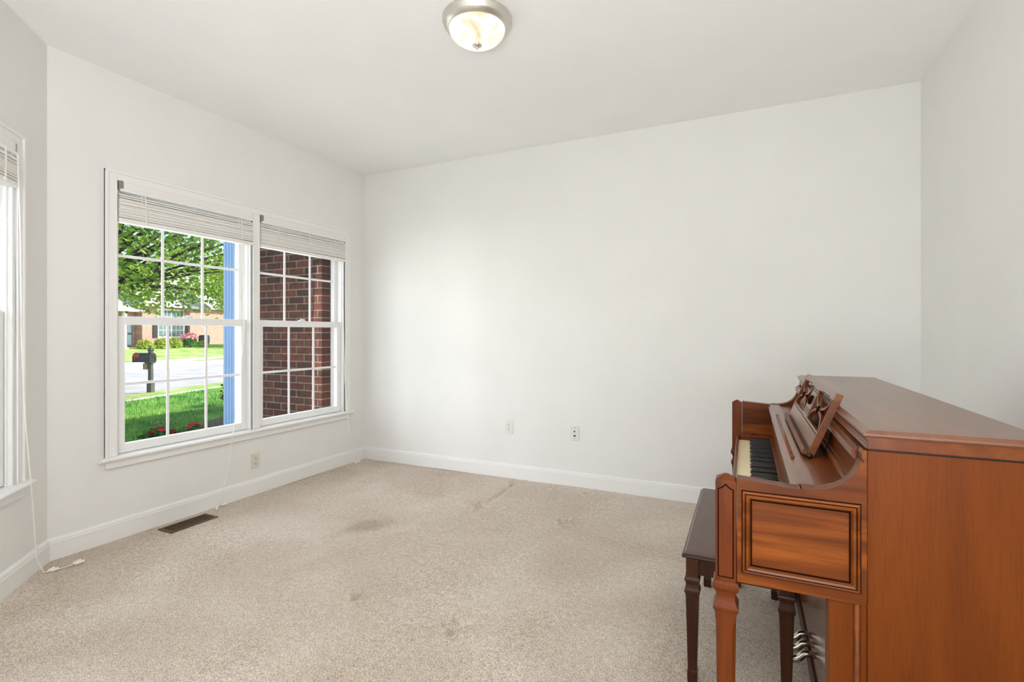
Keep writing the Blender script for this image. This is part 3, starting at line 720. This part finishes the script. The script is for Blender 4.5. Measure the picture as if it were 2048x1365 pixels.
m = MB(mb_); rows = [(.007, .4525), (.011, .4575), (.013, .4600)]; vs = sum((rect(*q) for q in rows), [])
m.add(vs, [(0, 1, 2, 3)]+[(k*4+i, k*4+(i+1) % 4, k*4+4+(i+1) % 4, k*4+4+i) for k in range(2) for i in range(4)]+[(8, 9, 10, 11)]); m.build('seat', M['benchtop'], bench)
m = MB(mb_); e = .042
m.box(BX0+e, BX1-e, BY0+.036, BY0+.052, .372, .436); m.box(BX0+e, BX1-e, BY1-.052, BY1-.036, .372, .436)
m.box(BX0+.022, BX0+.038, BY0+e, BY1-e, .372, .436); m.box(BX1-.038, BX1-.022, BY0+e, BY1-e, .372, .436); m.build('apron', M['benchw'], bench)
for cx in (BX0+.033, BX1-.035):
    for cy in (BY0+.037, BY1-.037):
        m = MB(mb_); m.loft(cx, cy, [(.437, .0205), (.370, .0205), (.367, .0235), (.362, .0252), (.356, .0250), (.352, .0222), (.342, .0200), (.332, .0215), (.324, .0252), (.318, .0255),
                                     (.3135, .0235), (.306, .0212), (.050, .0148), (.046, .0150), (.040, .0165), (.030, .0170), (.008, .0160), (0, .0150)])
        m.build('leg', M['benchw'], bench, bevel=.0008)

# ------------------------------------------------------------------ outside: own house, porch
struct(MB().box(-3.62, -3.502, 3.40, 3.66, -.5, 2.06).build('wall_porch_reveal', M['brick']))
struct(MB().box(-4.58, -3.62, 3.43, 3.66, -.5, 2.45).build('wall_porch', M['brick']))
m = MB(); m.box(-4.82, -4.60, 3.385, 3.60, -.3, 2.45)
for k in range(5): y = -4.815+k*.0445; m.box(y, y+.032, 3.373, 3.386, -.3, 2.45)
for k in range(4): y = 3.395+k*.05; m.box(-4.601, -4.588, y, y+.036, -.3, 2.45)
struct(m.build('trim_3', M['column']))
struct(MB().box(-4.58, -3.62, 3.37, 6.2, 2.07, 2.30).build('ceiling_porch', M['whitehouse']))
# upper storey and roof of this house, whose shade lies on the lawn
struct(MB().prism([(-3.5, 1.45), (-3.5, 15), (5.5, 15), (5.5, -9), (-2, -9), (-2, -.2)], 'z', 2.87, 5.8).build('wall_upper', M['brickh']))
struct(MB().box(-3.5, 5.5, 3.96, 15, -.5, 2.86).build('wall_beyond', M['brickh']))
struct(MB().prism([(-3.95, 5.8), (1.0, 7.8), (5.95, 5.8)], 'y', -9.3, 15.3).build('roof_1', M['roof']))

# ------------------------------------------------------------------ outside: street scene, in street coordinates
RZ = R(108.5)
def strip(name, mat, n0, n1, z0, z1, u0=-40, u1=140, thick=.12):
    m = MB(); m.add([(u0, n0, z0), (u1, n0, z0), (u1, n1, z1), (u0, n1, z1), (u0, n0, z0-thick), (u1, n0, z0-thick), (u1, n1, z1-thick), (u0, n1, z1-thick)],
                    [(0, 1, 2, 3), (4, 5, 6, 7), (0, 1, 5, 4), (1, 2, 6, 5), (2, 3, 7, 6), (3, 0, 4, 7)])
    o = m.build(name, mat); o.rotation_euler.z = RZ; return struct(o)
strip('ground_lawn', M['grass'], -14, 9.72, -.3, -.3)
strip('ground_kerb', M['concrete'], 9.72, 9.92, -.29, -.29)
strip('ground_verge', M['farGrass'], 9.92, 10.75, -.3, -.3)
strip('ground_street', M['street'], 10.75, 17.65, -.32, -.32)
strip('ground_sidewalk', M['concrete'], 17.65, 22.8, -.30, -.30)
strip('ground_far_lawn', M['farGrass'], 22.8, 30, -.3, .2)
strip('ground_far_verge', M['farGrass'], 19.9, 20.9, -.288, -.288, 25.5, 60, .01)
strip('ground_beyond', M['farGrass'], 30, 120, .2, .2)
U = Vector((math.cos(RZ), math.sin(RZ), 0)); N = Vector((-math.sin(RZ), math.cos(RZ), 0))
def st(u, n, z=0): p = U*u + N*n; return (p.x, p.y, z)

# lawn blades
m = MB(); rg = random.Random(11)
for k in range(30000):
    u, n = rg.uniform(4.0, 16), rg.uniform(4.2, 9.7)
    if math.hypot(u-9.75, n-6.88) < .4 or math.hypot(u-6.17, n-5.52) < .36 or math.hypot(u-6.24, n-5.08) < .4: continue
    if 6.0 < u < 9.3 and 4.7 < n < 5.6 + .3*max(0, min(2, u-6.8)): continue
    x, y, z = st(u, n, -.3); a = rg.uniform(0, 6.28); hgt = rg.uniform(.035, .085); wd = .006
    lx, ly = math.cos(a)*.03*rg.random(), math.sin(a)*.03*rg.random()
    i = len(m.v); m.v += [(x-wd*math.sin(a), y+wd*math.cos(a), z), (x+wd*math.sin(a), y-wd*math.cos(a), z), (x+lx, y+ly, z+hgt)]; m.f.append((i, i+1, i+2))
g = m.build('lawn_grass', M['blade'], clean=False); tag(g, 'short green grass of the front lawn outside the window', 'grass', kind='stuff')

def leaf_cloud(pts, size, rg, aspect=.62, flat=.0):
    m = MB()
    for p in pts:
        s = size*rg.uniform(.7, 1.3); a, b = rg.uniform(0, 6.28), rg.uniform(-.9, .9)
        d = Vector((math.cos(a)*math.cos(b), math.sin(a)*math.cos(b), math.sin(b)))
        e = d.cross(Vector((rg.uniform(-1, 1), rg.uniform(-1, 1), rg.uniform(-1, 1)))).normalized()
        nn = d.cross(e)
        i = len(m.v); p = Vector(p)
        m.v += [tuple(p), tuple(p+d*s*.45+e*s*aspect*.5+nn*s*.08), tuple(p+d*s), tuple(p+d*s*.45-e*s*aspect*.5+nn*s*.08)]
        m.f += [(i, i+1, i+2), (i, i+2, i+3)]
    return m
def tree(name, loc, h_crown, r_xy, r_z, trunk_r, nclus, per, size, label, mat, seed, cut=None):
    rg = random.Random(seed); root = empty(name, loc); tag(root, label, 'tree', 'trees outside')
    t = MB(); t.tube([(0, 0, -.15), (.03, .02, h_crown*.3), (-.02, .03, h_crown*.7), (.02, 0, h_crown+r_z*.5)], trunk_r*1.2, 10, trunk_r*.35)
    t.build('trunk', M['bark'], root, smooth=True)
    br = MB(); pts = []
    for k in range(nclus):
        while True:
            q = Vector((rg.uniform(-1, 1), rg.uniform(-1, 1), rg.uniform(-1, 1)))
            if .25 < q.length < 1: break
        c = Vector((q.x*r_xy, q.y*r_xy, h_crown+q.z*r_z))
        if cut and c.z < cut: c.z = cut+rg.uniform(0, .5)
        if k % 3 == 0:
            s = Vector((0, 0, max(h_crown-r_z*.7, c.z-1.2-.25*c.xy.length))); mid = (s+c)/2+Vector((rg.uniform(-.2, .2), rg.uniform(-.2, .2), .12))
            br.tube([s, mid, c], trunk_r*.26, 6, .008)
        for j in range(per):
            pts.append(c+Vector((rg.gauss(0, .34), rg.gauss(0, .34), rg.gauss(0, .22))))
    br.build('branches', M['bark'], root, smooth=True)
    f = leaf_cloud(pts, size, rg).build('foliage', mat, root, clean=False); f['kind'] = 'stuff'
    return root
tree('street_tree', (-12.45, 5.9, -.3), 4.5, 4.4, 3.0, .17, 460, 76, .105, 'leafy green tree filling the upper window, with dark branches low over the street', M['leaf'], 21, 2.25)
tree('yard_tree', st(40.4, 26.5, -.1), 5.4, 4.2, 3.0, .26, 240, 80, .20, 'sunlit tree across the street beside the blue-shaded porch column', M['leafy'], 5, 2.6)

# far brick house
house = empty('brick_house'); house.rotation_euler.z = RZ; tag(house, 'pink brick house across the street with black shutters and white windows', 'house')
HB = lambda: MB()
HB().box(32.2, 36.7, 30, 38, -.1, 3.3).build('wall', M['brickh'], house)
HB().box(22, 32.2, 30.6, 38, -.1, 2.8).build('wall', M['brickh'], house)
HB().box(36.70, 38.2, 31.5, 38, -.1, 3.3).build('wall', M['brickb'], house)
HB().prism([(29.5, 3.3), (34, 6.6), (38.5, 3.3), (38.5, 3.15), (29.5, 3.15)], 'x', 32.0, 38.4).build('roof', M['roof'], house)
HB().prism([(30.1, 2.85), (34, 5.0), (38.5, 2.85), (38.5, 2.7), (30.1, 2.7)], 'x', 21.6, 32.5).build('roof', M['roof'], house)
HB().box(31.9, 36.9, 29.42, 29.52, 3.14, 3.32).build('gutter', M['whitehouse'], house); HB().box(21.6, 32.5, 30.0, 30.1, 2.72, 2.88).build('gutter', M['whitehouse'], house)
def hwin(u0, u1, z0, z1, cols):
    f = HB(); f.box(u0-.07, u1+.07, 29.93, 30.0, z0-.1, z1+.09); fo = f.build('window', M['whitehouse'], house)
    wd = (u1-u0)/cols
    for c in range(cols):
        a = u0+c*wd+.06; b = u0+(c+1)*wd-.06
        for za, zb in ((z0+.03, (z0+z1)/2-.04), ((z0+z1)/2+.04, z1-.04)):
            HB().box(a, b, 29.915, 29.935, za, zb).build('pane', M['hglass'], fo)
            g = HB()
            for q in (1, 2): x = a+(b-a)*q/3; g.box(x-.018, x+.018, 29.90, 29.916, za, zb)
            zz = (za+zb)/2; g.box(a, b, 29.90, 29.916, zz-.018, zz+.018); g.build('muntins', M['whitehouse'], fo)
hwin(33.5, 35.95, .95, 2.95, 2)
for u in (33.07, 36.02):
    s = HB(); s.box(u, u+.44, 29.93, 30.0, .90, 1.98)
    for k in range(14): s.box(u+.05, u+.39, 29.915, 29.935, .96+k*.07, .99+k*.07)
    s.build('shutter', M['shutter'], house)
d = HB().box(31.42, 31.92, 30.50, 30.6, .25, 2.3).build('door', M['shutter'], house)
HB().box(31.52, 31.82, 30.485, 30.5, 1.25, 2.15).build('door_glass', M['hglass'], d); HB().box(31.52, 31.82, 30.485, 30.5, .4, 1.1).build('door_glass', M['hglass'], d)
HB().box(31.0, 31.18, 30.2, 30.4, .1, 2.72).build('porch_column', M['whitehouse'], house)
HB().box(30.75, 31.2, 30.5, 30.6, .6, 2.2).build('sidelight', M['whitehouse'], house)
HB().box(28.0, 30.7, 29.6, 30.6, -.1, .26).build('stoop', M['concrete'], house)
HB().tube([(39.2, 35.9, 0), (39.2, 35.9, 3)], .06, 8).build('downspout', M['whitehouse'], house)
nb = empty('neighbour_house'); nb.rotation_euler.z = RZ; tag(nb, 'second brick house farther back, behind the grey barrel', 'house')
HB().box(39, 56, 36, 46, -.1, 3.6).build('wall', M['brickh'], nb); HB().prism([(35.5, 3.6), (41, 7.4), (46.5, 3.6)], 'x', 38.7, 56.3).build('roof', M['roof'], nb)

def bush(name, loc, rx, ry, h, nleaf, size, mat, label, cat, group=None, seed=1, stem=True):
    rg = random.Random(seed); root = empty(name, loc, RZ); tag(root, label, cat, group); pts = []
    for k in range(nleaf):
        a = rg.uniform(0, 6.28); b = rg.uniform(-.2, 1.57); q = rg.uniform(.75, 1.05)
        pts.append((rx*q*math.cos(a)*math.cos(b), ry*q*math.sin(a)*math.cos(b), max(.02, h*q*(.25+.75*math.sin(max(b, 0))))))
    f = leaf_cloud(pts, size, rg, .7).build('foliage', mat, root, clean=False); f['kind'] = 'stuff'
    s = MB()
    for k in range(5): s.tube([(rg.uniform(-.1, .1)*rx, rg.uniform(-.1, .1)*ry, -.05), (rg.uniform(-.6, .6)*rx, rg.uniform(-.5, .5)*ry, h*.7)], .02*h+.004, 5)
    s.build('stems', M['bark'], root); return root
GS = 'shrubs in front of the brick house'
bush('shrub', st(31.35, 29.0, .13), .50, .42, .58, 700, .16, M['leafy'], 'yellow-green shrub nearest the dark front door of the house', 'shrub', GS, 1)
bush('shrub', st(32.75, 29.0, .13), .50, .42, .66, 700, .16, M['leafy'], 'yellow-green shrub under the left black shutter of the house', 'shrub', GS, 2)
bush('shrub', st(34.05, 29.1, .15), .50, .42, .66, 700, .16, M['leafy'], 'yellow-green shrub under the white house window', 'shrub', GS, 3)
bush('shrub', st(37.0, 29.2, .15), .5, .4, .42, 400, .14, M['leafy'], 'small round shrub at the right corner of the house', 'shrub', GS, 4)
fl = bush('flowering_shrub', st(35.45, 29.0, .14), .60, .42, .8, 500, .16, M['leafd'], 'pink flowering shrub before the right black shutter', 'shrub', None, 6)
rg = random.Random(8); m = MB()
for k in range(60): m.ball((rg.uniform(-.55, .55), rg.uniform(-.4, .35), rg.uniform(.55, 1.05)), rg.uniform(.06, .12), .8, 7, 5)
b_ = m.build('blossoms', M['pink'], fl); b_['kind'] = 'stuff'
bn = empty('grey_barrel', st(39.0, 30.6, .2), RZ); tag(bn, 'grey barrel on the grass beside the brick house corner', 'barrel')
lathe([(.001, .06), (.34, .06), (.40, .2), (.42, .5), (.40, .75), (.36, .84), (.001, .88)], 0, 0, 20).build('drum', M['bin'], bn, smooth=True)
for sx in (-.22, .22): MB().box(sx-.05, sx+.05, -.3, .3, -.1, .08).build('foot', M['bin'], bn)

# mailbox on its post by the street
mbx = empty('mailbox', st(11.72, 10.68, -.3), RZ); tag(mbx, 'black mailbox on a grey post beside the street with red flag', 'mailbox')
m = MB(); m.loft(0, 0, [(-.1, .062), (.26, .062), (.28, .05), (.29, .042), (1.06, .04), (1.07, .052), (1.10, .052), (1.12, .028), (1.20, .010)])
m.build('post', M['mailpost'], mbx, bevel=.004)
pr = [(-.10, 0), (.10, 0), (.10, .14)] + [(.10*math.cos(t), .14+.10*math.sin(t)) for t in (math.pi*k/8 for k in range(1, 8))] + [(-.10, .14)]
m = MB(); m.prism([(x, z+.77) for x, z in pr], 'y', -.045, .40); bo = m.build('box', M['mail'], mbx)
m = MB(); m.prism([(x*1.08, z*1.04+.765) for x, z in pr], 'y', .40, .42); m.build('door', M['mail'], bo)
m = MB(); m.prism([(x*1.06, z*1.03+.767) for x, z in pr], 'y', -.065, -.045); m.build('rear_band', M['mail'], bo)
m = MB(); m.box(-.118, -.1005, .22, .38, .90, .98); m.box(-.112, -.1005, .34, .37, .82, .92); m.build('flag', M['red'], bo)
m = MB(); m.box(-.06, .06, -.08, .12, .74, .771); m.build('bracket', M['mailpost'], mbx)
m = MB(); m.box(-.055, .055, .05, .18, .58, .742); m.build('newspaper_tube', M['tan'], mbx, bevel=.01)

# red flowers and bed by the house
struct(MB().prism([(7.3, 5.9), (6.8, 5.62), (6.25, 5.6), (5.9, 5.3), (6.1, 4.8), (7.6, 4.7), (9.2, 4.9), (9.3, 5.9), (8.25, 6.22)], 'z', -.34, -.285).build('ground_flower_bed', M['mulch'])).rotation_euler.z = RZ
def flowers(loc, rx, ry, h, n, seed, label):
    root = bush('flowering_plant', loc, rx, ry, h, int(620*rx/.5), .07, M['leafd'], label, 'flowers', 'red flowers by the house', seed)
    rg = random.Random(seed); first = None
    for k in range(n):
        if first is None:
            m = MB(); nu = 6
            for q in range(nu):
                a = q*2*math.pi/nu; d = Vector((math.cos(a), math.sin(a), .25)); e = Vector((-math.sin(a), math.cos(a), 0))
                i = len(m.v); m.v += [(0, 0, 0), tuple(d*.022+e*.014), tuple(d*.034+Vector((0, 0, .004))), tuple(d*.022-e*.014)]; m.f += [(i, i+1, i+2), (i, i+2, i+3)]
            m.ball((0, 0, .006), .009, 1, 6, 4)
            first = o = m.build('flower', M['petal'], root, clean=False)
        else: o = first.copy(); C.objects.link(o); o.parent = root
        a, q = rg.uniform(0, 6.28), math.sqrt(rg.random())
        o.location = (rx*.95*q*math.cos(a), ry*.95*q*math.sin(a), h*(1.12-.45*q*q)); o.scale = (1.45,)*3
        o.rotation_euler = (rg.uniform(-.6, .6), rg.uniform(-.6, .6), 0)
flowers(st(6.17, 5.52, -.3), .24, .20, .20, 11, 31, 'red flowers at the left of the bed, nearest the lawn')
flowers(st(6.24, 5.08, -.3), .28, .21, .24, 13, 32, 'red flowers on the mulch bed, toward the blue-shaded column')
bush('dark_shrub', st(9.75, 6.88, -.3), .28, .3, .75, 600, .07, M['shrubd'], 'dark leafy shrub just left of the blue-shaded column', 'shrub', None, 12)
